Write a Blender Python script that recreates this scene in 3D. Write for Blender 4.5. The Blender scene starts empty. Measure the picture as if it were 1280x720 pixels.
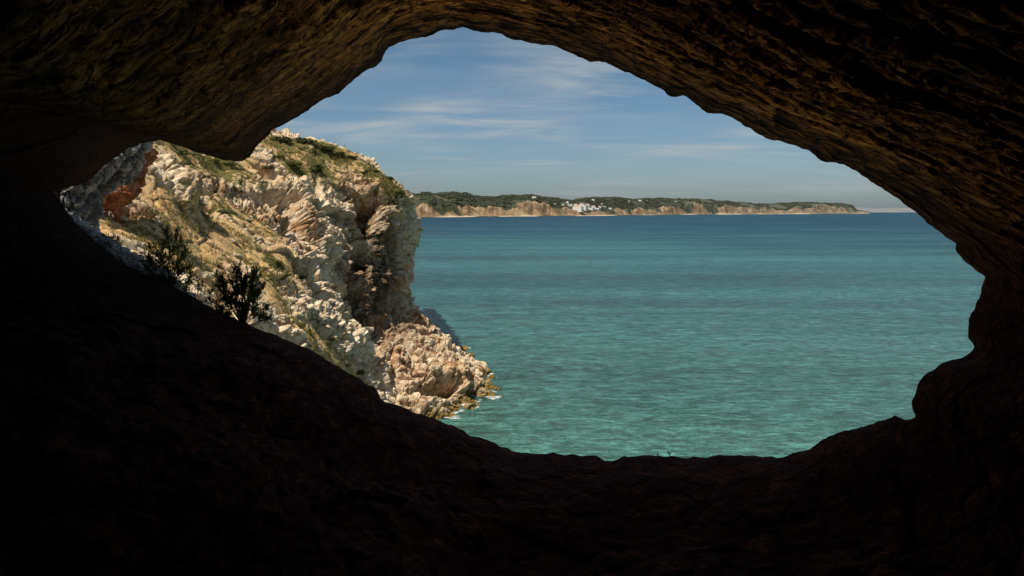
import bpy, math, random
import numpy as np
from mathutils import Vector
from mathutils.bvhtree import BVHTree

rng = np.random.default_rng(7)
random.seed(7)
scene = bpy.context.scene
col = scene.collection

# ------------------------------------------------------------------ camera geometry
H = 30.0                      # eye height above the sea
LENS = 28.0
F = LENS / 36.0 * 1280.0
PITCH = math.atan(96.0 / F)
CP, SP = math.cos(PITCH), math.sin(PITCH)
CAM = np.array([0.0, 0.0, H])


def at(px, py, Y):
    """world point seen at photo pixel (px, py) at distance Y along +Y (arrays welcome)"""
    px, py, Y = np.broadcast_arrays(np.asarray(px, float), np.asarray(py, float), np.asarray(Y, float))
    x = (px - 640.0) / F
    y = (360.0 - py) / F
    dy = CP + y * SP
    dz = -SP + y * CP
    t = Y / dy
    return np.stack([x * t, Y + 0 * t, H + dz * t], -1)


# ------------------------------------------------------------------ noise library
def _h(ix, iy, iz, seed):
    M = 0xFFFFFFFF
    h = (ix * 374761393 + iy * 668265263 + iz * 2147483647 + seed * 1274126177) & M
    h = ((h ^ (h >> 13)) * 1274126177) & M
    h = ((h ^ (h >> 16)) * 2246822519) & M
    return (h ^ (h >> 15)) & M


def perlin(p, seed=0):
    p = np.asarray(p, float)
    i = np.floor(p).astype(np.int64)
    f = p - i
    u = f * f * f * (f * (f * 6 - 15) + 10)
    out = 0
    for dx in (0, 1):
        for dy in (0, 1):
            for dz in (0, 1):
                h = _h(i[..., 0] + dx, i[..., 1] + dy, i[..., 2] + dz, seed)
                gx = ((h & 255) / 127.5) - 1
                gy = (((h >> 8) & 255) / 127.5) - 1
                gz = (((h >> 16) & 255) / 127.5) - 1
                d = gx * (f[..., 0] - dx) + gy * (f[..., 1] - dy) + gz * (f[..., 2] - dz)
                w = (u[..., 0] if dx else 1 - u[..., 0]) * (u[..., 1] if dy else 1 - u[..., 1]) * (u[..., 2] if dz else 1 - u[..., 2])
                out = out + w * d
    return out * 1.2


def fbm(p, o=4, seed=0, gain=.5):
    s, a = 0, 1.0
    for k in range(o):
        s = s + a * perlin(p * (2.03 ** k), seed + k * 17)
        a *= gain
    return s


def ridged(p, o=3, seed=0):
    s, a = 0, 1.0
    for k in range(o):
        s = s + a * (1 - 2 * np.abs(perlin(p * (2.1 ** k), seed + k * 31)))
        a *= .5
    return s


def worley(p, seed=0):
    """F1, F2 and a random value of the nearest cell"""
    p = np.asarray(p, float)
    i = np.floor(p).astype(np.int64)
    f = p - i
    F1 = np.full(p.shape[:-1], 9.0)
    F2 = F1.copy()
    val = np.zeros_like(F1)
    for dx in (-1, 0, 1):
        for dy in (-1, 0, 1):
            for dz in (-1, 0, 1):
                h = _h(i[..., 0] + dx, i[..., 1] + dy, i[..., 2] + dz, seed)
                d = np.sqrt((dx + (h & 255) / 255. - f[..., 0]) ** 2 + (dy + ((h >> 8) & 255) / 255. - f[..., 1]) ** 2
                            + (dz + ((h >> 16) & 255) / 255. - f[..., 2]) ** 2)
                nr = d < F1
                F2 = np.where(nr, F1, np.minimum(F2, d))
                val = np.where(nr, ((h >> 24) & 255) / 255., val)
                F1 = np.where(nr, d, F1)
    return F1, F2, val


def facet(p, seed=0, tilt=.9, crack=.10, depth=.5, lean=0.):
    """angular broken blocks: every cell is a plane of its own height and tilt, with a crack around it"""
    p = np.asarray(p, float)
    i = np.floor(p).astype(np.int64)
    f = p - i
    F1 = np.full(p.shape[:-1], 9.0)
    F2 = F1.copy()
    val = np.zeros_like(F1)
    for dx in (-1, 0, 1):
        for dy in (-1, 0, 1):
            for dz in (-1, 0, 1):
                h = _h(i[..., 0] + dx, i[..., 1] + dy, i[..., 2] + dz, seed)
                g = _h(i[..., 0] + dx, i[..., 1] + dy, i[..., 2] + dz, seed + 999)
                ex = f[..., 0] - dx - (h & 255) / 255.
                ey = f[..., 1] - dy - ((h >> 8) & 255) / 255.
                ez = f[..., 2] - dz - ((h >> 16) & 255) / 255.
                d = np.sqrt(ex * ex + ey * ey + ez * ez)
                v = ((h >> 24) & 255) / 255. - .5 + tilt * (ex * ((g & 255) / 127.5 - 1) + ey * (((g >> 8) & 255) / 127.5 - 1) + ez * (((g >> 16) & 255) / 127.5 - 1)) + lean * ey
                nr = d < F1
                F2 = np.where(nr, F1, np.minimum(F2, d))
                val = np.where(nr, v, val)
                F1 = np.where(nr, d, F1)
    return val - depth * np.exp(-((F2 - F1) / crack) ** 2)


def sstep(a, b, x):
    t = np.clip((x - a) / (b - a), 0, 1)
    return t * t * (3 - 2 * t)


def catmull(P, t):
    """P (n, ..., d) sampled at parameters t in [0, n-1]"""
    n = len(P)
    i = np.clip(np.floor(t).astype(int), 0, n - 2)
    f = (t - i).reshape((-1,) + (1,) * (P.ndim - 1))
    g = lambda k: P[np.clip(i + k, 0, n - 1)]
    p0, p1, p2, p3 = g(-1), g(0), g(1), g(2)
    return .5 * (2 * p1 + (p2 - p0) * f + (2 * p0 - 5 * p1 + 4 * p2 - p3) * f ** 2 + (3 * p1 - p0 - 3 * p2 + p3) * f ** 3)


def grid_normals(G, wrap=False):
    if wrap:
        du = np.roll(G, -1, 0) - np.roll(G, 1, 0)
    else:
        du = np.gradient(G, axis=0)
    dv = np.gradient(G, axis=1)
    n = np.cross(du, dv)
    return n / (np.linalg.norm(n, axis=-1, keepdims=True) + 1e-9)


# ------------------------------------------------------------------ object helpers
def tag(o, label=None, cat=None, group=None, kind=None):
    if label: o['label'] = label
    if cat: o['category'] = cat
    if group: o['group'] = group
    if kind: o['kind'] = kind
    return o


def mesh_from(name, V, Fc, mat=None, smooth=False, attrs=None):
    V = np.asarray(V, np.float32).reshape(-1, 3)
    me = bpy.data.meshes.new(name)
    if isinstance(Fc, np.ndarray):
        n, k = Fc.shape
        me.vertices.add(len(V)); me.loops.add(n * k); me.polygons.add(n)
        me.vertices.foreach_set('co', V.ravel())
        me.loops.foreach_set('vertex_index', Fc.astype(np.int32).ravel())
        me.polygons.foreach_set('loop_start', np.arange(0, n * k, k, dtype=np.int32))
        me.update(calc_edges=True)
    else:
        me.from_pydata(V.tolist(), [], Fc)
        me.update()
    if attrs:
        for nm, (ty, data) in attrs.items():
            a = me.attributes.new(nm, ty, 'POINT')
            a.data.foreach_set('color' if ty == 'FLOAT_COLOR' else ('vector' if ty == 'FLOAT_VECTOR' else 'value'),
                               np.asarray(data, np.float32).ravel())
    if smooth:
        me.polygons.foreach_set('use_smooth', np.ones(len(me.polygons), bool))
    if mat: me.materials.append(mat)
    me.validate()
    return me


def link(name, me, parent=None, loc=None):
    o = bpy.data.objects.new(name, me)
    col.objects.link(o)
    if loc is not None: o.location = loc
    if parent: o.parent = parent
    return o


def grid_faces(nu, nv, wrap=False):
    iu = np.arange(nu if wrap else nu - 1)
    iv = np.arange(nv - 1)
    a, b = np.meshgrid(iu, iv, indexing='ij')
    a2 = (a + 1) % nu
    return np.stack([a * nv + b, a2 * nv + b, a2 * nv + b + 1, a * nv + b + 1], -1).reshape(-1, 4)


# ------------------------------------------------------------------ node helper
class NT:
    def __init__(s, name):
        s.m = bpy.data.materials.new(name)
        s.m.use_nodes = True
        s.t = s.m.node_tree
        s.t.nodes.clear()
        s.out = s.t.nodes.new('ShaderNodeOutputMaterial')

    def n(s, ty, ins=None, **kw):
        nd = s.t.nodes.new('ShaderNode' + ty)
        for k, v in kw.items(): setattr(nd, k, v)
        for k, v in (ins or {}).items():
            s.put(nd.inputs[k], v)
        return nd

    def put(s, sock, v):
        if isinstance(v, bpy.types.NodeSocket): s.t.links.new(v, sock)
        elif isinstance(v, bpy.types.Node): s.t.links.new(v.outputs[0], sock)
        else:
            if hasattr(sock.default_value, '__len__') and len(sock.default_value) == 4 and len(v) == 3: v = (*v, 1)
            sock.default_value = v

    def noise(s, vec, scale, detail=4, rough=.55, dist=0):
        return s.n('TexNoise', {'Vector': vec, 'Scale': scale, 'Detail': detail, 'Roughness': rough, 'Distortion': dist}).outputs[0]

    def math(s, op, a, b=0.0, c=None, clamp=False):
        nd = s.n('Math', operation=op, use_clamp=clamp)
        s.put(nd.inputs[0], a); s.put(nd.inputs[1], b)
        if c is not None: s.put(nd.inputs[2], c)
        return nd.outputs[0]

    def ramp(s, fac, *stops):
        nd = s.n('ValToRGB', {0: fac})
        e = nd.color_ramp.elements
        while len(e) < len(stops): e.new(.5)
        for el, (p, c) in zip(e, stops):
            el.position = p
            el.color = (c, c, c, 1) if isinstance(c, (int, float)) else (*c, 1)
        return nd.outputs[0]

    def mr(s, v, a, b, c=0., d=1.):
        return s.n('MapRange', {0: v, 1: a, 2: b, 3: c, 4: d}).outputs[0]

    def mix(s, fac, a, b, mode='MIX'):
        nd = s.n('MixRGB', blend_type=mode)
        s.put(nd.inputs[0], fac); s.put(nd.inputs[1], a); s.put(nd.inputs[2], b)
        return nd.outputs[0]

    def mapping(s, vec, scale=(1, 1, 1), rot=(0, 0, 0)):
        return s.n('Mapping', {'Vector': vec, 'Scale': scale, 'Rotation': rot}).outputs[0]

    def bump(s, h, strength=.5, dist=.1, normal=None):
        ins = {'Height': h, 'Strength': strength, 'Distance': dist}
        if normal is not None: ins['Normal'] = normal
        return s.n('Bump', ins).outputs[0]

    def bsdf(s, colr, rough=.9, normal=None, spec=.2, **kw):
        ins = {'Base Color': colr, 'Roughness': rough, 'Specular IOR Level': spec}
        if normal is not None: ins['Normal'] = normal
        ins.update(kw)
        b = s.n('BsdfPrincipled', ins)
        s.t.links.new(b.outputs[0], s.out.inputs[0])
        return b

    def pos(s): return s.n('NewGeometry').outputs['Position']
    def obj(s): return s.n('TexCoord').outputs['Object']
    def attr(s, nm): return s.n('Attribute', attribute_name=nm)
    def sep(s, v): return s.n('SeparateXYZ', {0: v}).outputs


# ------------------------------------------------------------------ materials
def rock_material():
    """sunlit limestone headland: mask.r = soil and dry grass, mask.g = iron staining, mask.b = wet tidal zone"""
    m = NT('headland_limestone')
    P = m.pos()
    mk = m.sep(m.attr('mask').outputs['Vector'])
    n1 = m.noise(P, .22, 5, .6)
    n2 = m.noise(P, 1.3, 6, .65)
    n3 = m.noise(P, 6.0, 4, .7)
    pale = m.ramp(n2, (.28, (.34, .215, .11)), (.39, (.60, .43, .25)), (.50, (.78, .61, .425)), (.66, (.90, .77, .60)))
    warm = m.ramp(n2, (.30, (.16, .075, .028)), (.5, (.46, .28, .14)), (.7, (.64, .46, .29)))
    base = m.mix(m.mr(n1, .50, .68), pale, warm)
    grey = m.ramp(m.noise(P, 2.6, 5, .7, .6), (.40, (.10, .09, .08)), (.62, (.5, .45, .39)))
    base = m.mix(m.mr(m.noise(P, .55, 4, .6), .56, .70, 0, .6), base, grey)
    iron = m.ramp(n2, (.3, (.14, .045, .015)), (.52, (.40, .19, .075)), (.72, (.60, .38, .20)))
    base = m.mix(m.math('MULTIPLY', mk[1], m.mr(m.noise(P, .7, 4), .36, .6), clamp=True), base, iron)
    soil = m.ramp(n2, (.32, (.36, .17, .055)), (.5, (.62, .38, .16)), (.68, (.78, .56, .30)))
    grass = m.ramp(n3, (.3, (.15, .11, .03)), (.5, (.34, .25, .10)), (.72, (.58, .44, .23)))
    ground = m.mix(m.mr(m.noise(P, .35, 5, .6), .50, .66), soil, grass)
    sm = m.mr(m.math('ADD', mk[0], m.math('MULTIPLY', m.math('SUBTRACT', n2, .5), 2.6)), .50, .70)
    base = m.mix(sm, base, ground)
    streak_shade = m.noise(m.mapping(P, (.9, .9, .10)), 1.0, 5, .65, .3)
    streak_shade = m.math('MULTIPLY', m.attr('stain_shade').outputs['Fac'], m.mr(streak_shade, .40, .56))
    streak_shade = m.math('ADD', m.math('MULTIPLY', streak_shade, .65), m.math('MULTIPLY', m.attr('stain_shade').outputs['Fac'], .72))  # vertical streaks plus the wall's shade, painted into the rock colour
    base = m.mix(m.math('MULTIPLY', streak_shade, .92, clamp=True), base, m.ramp(n2, (.3, (.032, .021, .013)), (.7, (.15, .10, .062))))
    gf = m.math('ADD', m.attr('green').outputs['Fac'], m.math('MULTIPLY', m.math('SUBTRACT', m.noise(P, .9, 5, .65), .5), 2.2))
    scrub = m.ramp(n3, (.3, (.05, .05, .012)), (.5, (.13, .115, .032)), (.72, (.30, .235, .09)))
    base = m.mix(m.mr(gf, .54, .70), base, scrub)
    base = m.mix(m.math('MULTIPLY', m.mr(n3, .34, .50, .38, 0), .8), base, (.06, .042, .028))
    wet = m.ramp(n2, (.3, (.07, .042, .012)), (.5, (.20, .125, .03)), (.7, (.36, .25, .08)))
    base = m.mix(mk[2], base, wet)
    h = m.math('ADD', m.noise(P, 3.2, 6, .75), m.math('MULTIPLY', n3, .35))
    m.bsdf(base, .92, m.bump(h, .85, .22), .15)
    return m.m


def boulder_material(name, c0, c1, c2, scale=3.):
    m = NT(name)
    P = m.obj()
    n2 = m.noise(P, scale, 6, .65)
    n3 = m.noise(P, scale * 5, 4, .7)
    base = m.ramp(n2, (.32, c0), (.5, c1), (.68, c2))
    base = m.mix(m.mr(n3, .34, .5, .6, 0), base, tuple(v * .25 for v in c0))
    m.bsdf(base, .92, m.bump(m.math('ADD', n2, n3), .9, .12), .15)
    return m.m


def cave_material(floor=False):
    m = NT('cave_floor_earth' if floor else 'cave_ceiling_rock')
    st = m.attr('st').outputs['Vector']
    P = m.pos()
    n1 = m.noise(m.mapping(st, (1.7, 3.6, 4.2)), 1.0, 7, .7, .7)
    n2 = m.noise(m.mapping(st, (4.5, 9.0, 10.)), 1.0, 5, .7, .7)
    n3 = m.noise(P, .55, 4, .6)
    earth = m.ramp(n1, (.3, (.034, .0064, .0024)), (.52, (.105, .0230, .0090)), (.70, (.30, .095, .046)))
    w = m.n('TexNoise', {'Vector': m.mapping(st, (.8, 1.6, 2.)), 'Scale': 1.0, 'Detail': 4, 'Distortion': 1.3}).outputs[0]
    vein = m.math('SUBTRACT', 1.0, m.math('MULTIPLY', m.math('ABSOLUTE', m.math('SUBTRACT', w, .5)), 55), clamp=True)
    vein = m.math('MULTIPLY', vein, m.mr(m.noise(P, 1.3, 3), .50, .60))
    earth = m.mix(m.math('MULTIPLY', vein, .35), earth, (.20, .12, .09))
    rock = m.ramp(n1, (.28, (.08, .026, .004)), (.38, (.56, .22, .032)), (.49, (.90, .42, .07)), (.68, (.95, .60, .16)))
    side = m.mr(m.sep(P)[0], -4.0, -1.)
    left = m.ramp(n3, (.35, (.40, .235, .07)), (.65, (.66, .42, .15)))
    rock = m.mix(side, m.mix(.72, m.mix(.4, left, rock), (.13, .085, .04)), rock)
    red = m.ramp(n2, (.35, (.34, .09, .02)), (.65, (.66, .26, .06)))
    rock = m.mix(m.mr(n3, .50, .64, 0, .6), rock, red)
    rock = m.mix(m.mr(n2, .30, .44, .8, 0), rock, (.03, .012, .004))
    rock = m.mix(m.mr(m.noise(P, 2.1, 3), .60, .68, 0, .35), rock, (.22, .19, .17))
    rock = m.mix(m.mr(m.noise(P, .9, 3), .54, .66, 0, .7), rock, (.10, .05, .02))
    rock = m.mix(m.mr(m.attr('across').outputs['Fac'], .1, 2.0, .84, 0), rock, (.035, .016, .007))  # shade along the mouth's rim painted into the rock colour
    wv = m.n('VectorMath', {0: m.mapping(st, (1.6, 2.2, 4.2)), 1: m.n('VectorMath', {0: m.n('TexNoise', {'Vector': P, 'Scale': 2.2, 'Detail': 4}).outputs['Color'], 1: (.9, .9, .9)}, operation='MULTIPLY').outputs[0]}, operation='ADD').outputs[0]
    vr = m.n('TexVoronoi', {'Vector': wv, 'Scale': 1.3}, feature='DISTANCE_TO_EDGE').outputs[0]
    vs = m.n('TexVoronoi', {'Vector': wv, 'Scale': 3.7}, feature='DISTANCE_TO_EDGE').outputs[0]
    crk = m.math('MAXIMUM', m.mr(vr, .0, .07, .9, 0), m.mr(vs, .0, .09, .6, 0))
    rock = m.mix(crk, rock, (.012, .006, .003))
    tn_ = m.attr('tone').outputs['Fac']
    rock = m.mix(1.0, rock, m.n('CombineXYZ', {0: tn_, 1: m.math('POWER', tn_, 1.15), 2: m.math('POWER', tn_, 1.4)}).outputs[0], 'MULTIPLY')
    lift = m.mr(m.math('ADD', m.sep(P)[2], m.math('ADD', m.math('MULTIPLY', m.math('SUBTRACT', n3, .5), 1.6), m.mr(m.sep(P)[0], -4., -6., 0, -3.))), 29.3, 30.6)  # left end takes the earth colour higher, to paint its shade
    base = m.mix(lift, earth, rock)
    base = m.mix(m.mr(m.sep(P)[0], -3.2, -6.0, 0, .78), base, (.006, .003, .0015))  # light falling off at the left end, painted as near-black colour
    m.bsdf(base, .9, m.bump(m.math('ADD', m.math('ADD', n1, m.math('MULTIPLY', n2, .8)), m.math('MULTIPLY', crk, -.5)), 1.0, .06), .1)
    return m.m


def sea_material():
    m = NT('sea_water')
    P = m.pos()
    s = m.sep(P)
    # colour of the water body: turquoise shallows, deep blue far out, wind streaks between
    lg = m.math('LOGARITHM', m.math('MAXIMUM', s[1], 20.), 10.)
    band = m.noise(m.mapping(P, (.0016, .011, 1), (0, 0, .06)), 1.0, 4, .6, .4)
    band2 = m.noise(m.mapping(P, (.010, .05, 1), (0, 0, -.05)), 1.0, 4, .6, .5)
    fac = m.math('ADD', lg, m.math('MULTIPLY', m.math('SUBTRACT', band, .5), .55))
    fac = m.math('ADD', fac, m.math('MULTIPLY', m.math('SUBTRACT', band2, .5), .34))
    rip = m.noise(m.mapping(P, (.11, .22, 1), (0, 0, .05)), 1.0, 7, .75, .35)
    body = m.ramp(m.mr(fac, 1.9, 3.5),
                  (.0, (.072, .205, .175)), (.16, (.056, .172, .156)), (.34, (.044, .142, .146)),
                  (.52, (.036, .120, .140)), (.70, (.027, .086, .120)), (.84, (.020, .062, .100)), (1., (.016, .052, .088)))
    # paler shelf of sand off the headland
    dx = m.math('DIVIDE', m.math('ADD', s[0], 20.), 190.)
    dy = m.math('DIVIDE', m.math('SUBTRACT', s[1], 640.), 330.)
    shelf = m.mr(m.math('ADD', m.math('MULTIPLY', dx, dx), m.math('MULTIPLY', dy, dy)), .15, 1.3, 1, 0)
    body = m.mix(m.math('MULTIPLY', shelf, m.mr(band, .35, .62, .15, .7)), body, (.055, .165, .165))
    body = m.mix(1.0, body, m.ramp(rip, (.34, .62), (.5, 1.0), (.64, 1.5)), 'MULTIPLY')
    wind = m.mr(m.noise(m.mapping(P, (.006, .045, 1), (0, 0, .03)), 1.0, 6, .65, .5), .50, .68)
    wind = m.math('MULTIPLY', wind, m.mr(s[0], -60., 160., .25, 1.))
    body = m.mix(m.math('MULTIPLY', wind, .5), body, (.085, .20, .20))
    far = m.noise(m.mapping(P, (.0022, .016, 1), (0, 0, .02)), 1.0, 6, .7, .5)
    body = m.mix(1.0, body, m.ramp(far, (.36, .72), (.5, 1.0), (.64, 1.35)), 'MULTIPLY')
    # little whitecaps
    wc = m.noise(m.mapping(P, (.22, .5, 1)), 1.0, 3, .6)
    wc = m.math('MULTIPLY', m.mr(wc, .735, .78), m.mr(m.noise(P, .016, 2), .45, .6))
    body = m.mix(m.math('MULTIPLY', wc, .7), body, (.7, .75, .75))
    w1 = m.noise(m.mapping(P, (.27, .52, 1), (0, 0, .05)), 1.0, 5, .65, .35)
    w2 = m.noise(m.mapping(P, (.55, 1.3, 1), (0, 0, -.08)), 1.0, 4, .65, .4)
    w3 = m.noise(m.mapping(P, (.02, .07, 1), (0, 0, .1)), 1.0, 2, .5)
    body = m.mix(1.0, body, m.ramp(m.math('ADD', m.math('MULTIPLY', w1, .45), m.math('MULTIPLY', w2, .55)), (.40, .55), (.5, 1.0), (.60, 1.5)), 'MULTIPLY')  # bright crests and dark troughs of the ripples painted into the water colour
    b = m.bump(w1, 1.0, 2.6)
    b = m.bump(w2, .9, .8, b)
    m.bsdf(body, m.mr(lg, 2.0, 3.3, .10, .5), b, .20, IOR=1.33)
    return m.m


def far_material():
    m = NT('far_coast_ground')
    P = m.pos()
    mk = m.sep(m.attr('mask').outputs['Vector'])   # r = cliff, g = beach, b = distance haze painted into the colour
    n = m.noise(P, .012, 5, .6)
    n2 = m.noise(m.mapping(P, (.013, .013, .022)), 1.0, 6, .68, .6)
    cliff = m.ramp(n2, (.32, (.11, .07, .038)), (.5, (.26, .17, .095)), (.68, (.46, .34, .22)))
    scrub = m.ramp(n, (.35, (.030, .040, .024)), (.52, (.055, .062, .034)), (.68, (.13, .115, .065)))
    c = m.mix(m.mr(m.math('ADD', mk[0], m.math('SUBTRACT', n2, .5)), .4, .6), scrub, cliff)
    c = m.mix(mk[1], c, (.62, .48, .32))
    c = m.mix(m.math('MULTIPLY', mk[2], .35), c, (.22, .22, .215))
    m.bsdf(c, .95, None, .05)
    return m.m


def leaf_material(name, dark, light, scale=4.):
    m = NT(name)
    n = m.noise(m.obj(), scale, 3, .6)
    c = m.ramp(n, (.35, dark), (.65, light))
    b = m.bsdf(c, .7, None, .2)
    tr = m.n('BsdfTranslucent', {'Color': c})
    mx = m.n('MixShader', {0: .22})
    m.t.links.new(b.outputs[0], mx.inputs[1]); m.t.links.new(tr.outputs[0], mx.inputs[2])
    m.t.links.new(mx.outputs[0], m.out.inputs[0])
    return m.m


def plain(name, c, rough=.8, var=.12):
    m = NT(name)
    n = m.noise(m.obj(), .4, 4, .6)
    cc = m.ramp(n, (.3, tuple(v * (1 - var) for v in c)), (.7, tuple(min(1, v * (1 + var)) for v in c)))
    m.bsdf(cc, rough, None, .2)
    return m.m


M_ROCK = rock_material()
M_ROOF = cave_material(False)
M_FLOOR = cave_material(True)
M_SEA = sea_material()
M_FAR = far_material()
M_WHITE = boulder_material('pale_limestone', (.38, .28, .18), (.66, .53, .37), (.86, .74, .56), 1.6)
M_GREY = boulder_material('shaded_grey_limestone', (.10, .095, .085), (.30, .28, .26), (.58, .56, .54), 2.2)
M_SLAB = boulder_material('grey_ledge_limestone', (.30, .27, .24), (.74, .69, .63), (.90, .87, .82), 5.)
M_BOUNCE = boulder_material('bounce_slope_limestone', (.45, .37, .28), (.70, .62, .52), (.82, .77, .69), .9)  # for the added slope that bounces sun into the cave
M_RED = boulder_material('iron_red_rock', (.12, .030, .012), (.36, .125, .05), (.58, .34, .21), 1.2)
M_LEAFD = leaf_material('dark_scrub_leaf', (.025, .032, .010), (.085, .085, .025))
M_LEAFG = leaf_material('green_scrub_leaf', (.045, .055, .012), (.16, .15, .040))
M_LEAFY = leaf_material('dry_scrub_leaf', (.12, .10, .028), (.30, .25, .085))
M_LEAFT = leaf_material('teal_scrub_leaf', (.05, .075, .04), (.14, .18, .10))
M_BLADE = leaf_material('spurge_leaf', (.085, .105, .030), (.21, .225, .075), 9.)
M_STEM = plain('woody_stem', (.035, .025, .016), .9)
M_WOOD = plain('far_tree_canopy', (.062, .070, .046), .95, .4)
M_HWALL = plain('whitewashed_wall', (.80, .78, .74), .8, .04)
M_HROOF = plain('terracotta_roof', (.46, .30, .24), .85, .15)
M_HGLASS = plain('dark_window_opening', (.10, .11, .13), .3, .1)

# ------------------------------------------------------------------ headland
HC = [
    # back ... crest ... face ... waterline, below water : (px, py, Y)
    [(-200, 60, 130), (-100, 80, 110), (-20, 110, 90), (20, 160, 75), (40, 210, 62), (60, 270, 52), (90, 340, 42), (130, 420, 34), (170, 560, 27), (200, 1100, 22), (200, 1300, 21)],
    [(60, 100, 150), (110, 120, 125), (150, 140, 100), (175, 180, 84), (185, 230, 71), (175, 281, 59), (190, 335, 49), (230, 400, 44), (270, 520, 40), (330, 900, 36), (330, 1050, 35)],
    [(200, 110, 175), (230, 130, 150), (250, 150, 122), (260, 195, 108), (265, 245, 94), (260, 292, 77), (270, 345, 64), (300, 410, 56), (340, 520, 52), (400, 760, 49), (400, 850, 48)],
    [(300, 152, 200), (330, 160, 165), (340, 168, 140), (345, 200, 126), (345, 248, 113), (340, 300, 94), (345, 355, 79), (365, 420, 71), (400, 520, 68), (440, 650, 67), (440, 700, 66)],
    [(350, 185, 220), (378, 180, 175), (393, 175, 150), (400, 205, 139), (402, 250, 128), (398, 300, 117), (395, 355, 101), (415, 430, 87), (450, 520, 85), (480, 590, 85), (480, 620, 84)],
    [(430, 225, 230), (440, 205, 180), (446, 196, 150), (448, 225, 143), (447, 265, 138), (440, 320, 132), (440, 380, 122), (452, 430, 109), (480, 500, 108), (505, 545, 104), (510, 565, 103)],
    [(465, 245, 230), (472, 228, 170), (479, 217, 149), (480, 245, 142), (478, 290, 137), (476, 345, 134), (474, 395, 133), (490, 430, 126), (515, 475, 119), (545, 518, 114.5), (552, 535, 112)],
    [(490, 258, 230), (498, 246, 172), (503, 236, 149), (508, 255, 147), (511, 290, 147), (509, 340, 147), (502, 385, 145), (532, 425, 137), (568, 465, 128), (592, 501, 124), (600, 515, 122)],
    [(495, 262, 232), (508, 257, 178), (513, 249, 156), (517, 265, 157), (520, 298, 159), (514, 340, 159), (513, 378, 157), (545, 410, 147), (582, 446, 140), (614, 492, 129), (622, 505, 127)],
    [(490, 266, 234), (506, 262, 185), (511, 258, 167), (515, 268, 168), (517, 298, 170), (510, 340, 170), (508, 378, 168), (535, 412, 161), (570, 442, 157), (606, 463, 149.5), (614, 475, 147)],
    [(480, 266, 236), (495, 264, 215), (500, 262, 200), (503, 270, 200), (503, 300, 200), (498, 340, 198), (498, 370, 195), (515, 395, 190), (540, 415, 184), (565, 434, 176), (575, 442, 174)],
]
HC = np.array(HC, float)
W = at(HC[..., 0], HC[..., 1], HC[..., 2])


def dens(n, stops):
    """parameter samples with a density profile [(t, weight)...]"""
    t = np.linspace(stops[0][0], stops[-1][0], 4000)
    w = np.interp(t, [s[0] for s in stops], [s[1] for s in stops])
    c = np.concatenate([[0], np.cumsum((w[1:] + w[:-1]) / 2)])
    return np.interp(np.linspace(0, c[-1], n), c, t)


U = dens(1150, [(0, .5), (.7, 1), (1, 1.5), (2, 2.), (3, 2.2), (5, 2.), (6.5, 1.7), (8.3, 1.6), (9, .7), (10, .5)])
Vv = dens(800, [(0, .4), (1.5, .6), (2, 1.5), (3, 1.6), (7, 1.6), (9.2, 1.6), (10, .4)])
G = catmull(W, U)                              # along columns
G = catmull(np.swapaxes(G, 0, 1).copy(), Vv)   # along rows
G = np.swapaxes(G, 0, 1)
NRM = grid_normals(G)
if (NRM[600, 400] * (CAM - G[600, 400])).sum() < 0: NRM = -NRM


def project(Pw):
    d = Pw - CAM
    y = d[..., 1] * CP - d[..., 2] * SP
    up = d[..., 1] * SP + d[..., 2] * CP
    return 640 + F * d[..., 0] / y, 360 - F * up / y


gpx, gpy = project(G)


def anchor(px, py):
    """the base-surface point nearest the camera ray of a photo pixel (used as a world-space centre)"""
    q = (gpx - px) ** 2 + (gpy - py) ** 2
    q = q + 4.0 * (Vv[None, :] < 1.0)
    k = np.unravel_index(np.argmin(q), q.shape)
    return G[k], NRM[k]


def blob(px, py, rad, stretch=(1, 1, 1)):
    c, _ = anchor(px, py)
    d = (G - c) / (np.array(stretch) * rad)
    return np.exp(-(d ** 2).sum(-1))


soil = np.zeros(G.shape[:2])
for a in [(230, 285, 7), (185, 300, 6), (280, 290, 7), (325, 285, 6), (250, 330, 6), (310, 320, 6), (210, 262, 4), (170, 300, 6), (300, 272, 5),
          (370, 405, 4.5), (400, 425, 4), (440, 465, 5), (345, 375, 4), (355, 330, 4), (385, 180, 9), (350, 182, 8), (420, 190, 8), (395, 210, 6),
          (365, 205, 5), (240, 192, 6), (275, 200, 7), (215, 182, 7), (320, 205, 5), (455, 205, 6), (490, 228, 5), (340, 178, 8), (425, 450, 4)]:
    soil = np.maximum(soil, blob(*a))
iron = np.zeros(G.shape[:2])
for a in [(165, 250, 6), (300, 262, 6), (315, 270, 4), (455, 380, 7), (470, 420, 6), (445, 350, 5), (480, 400, 7), (520, 400, 6), (360, 290, 5),
          (150, 230, 8), (385, 275, 4), (460, 250, 5), (500, 450, 5), (540, 440, 5), (560, 465, 6), (520, 470, 5), (585, 470, 5), (350, 270, 4), (300, 280, 4), (200, 270, 4), (478, 255, 4), (380, 345, 3)]:
    iron = np.maximum(iron, blob(*a))

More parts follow.
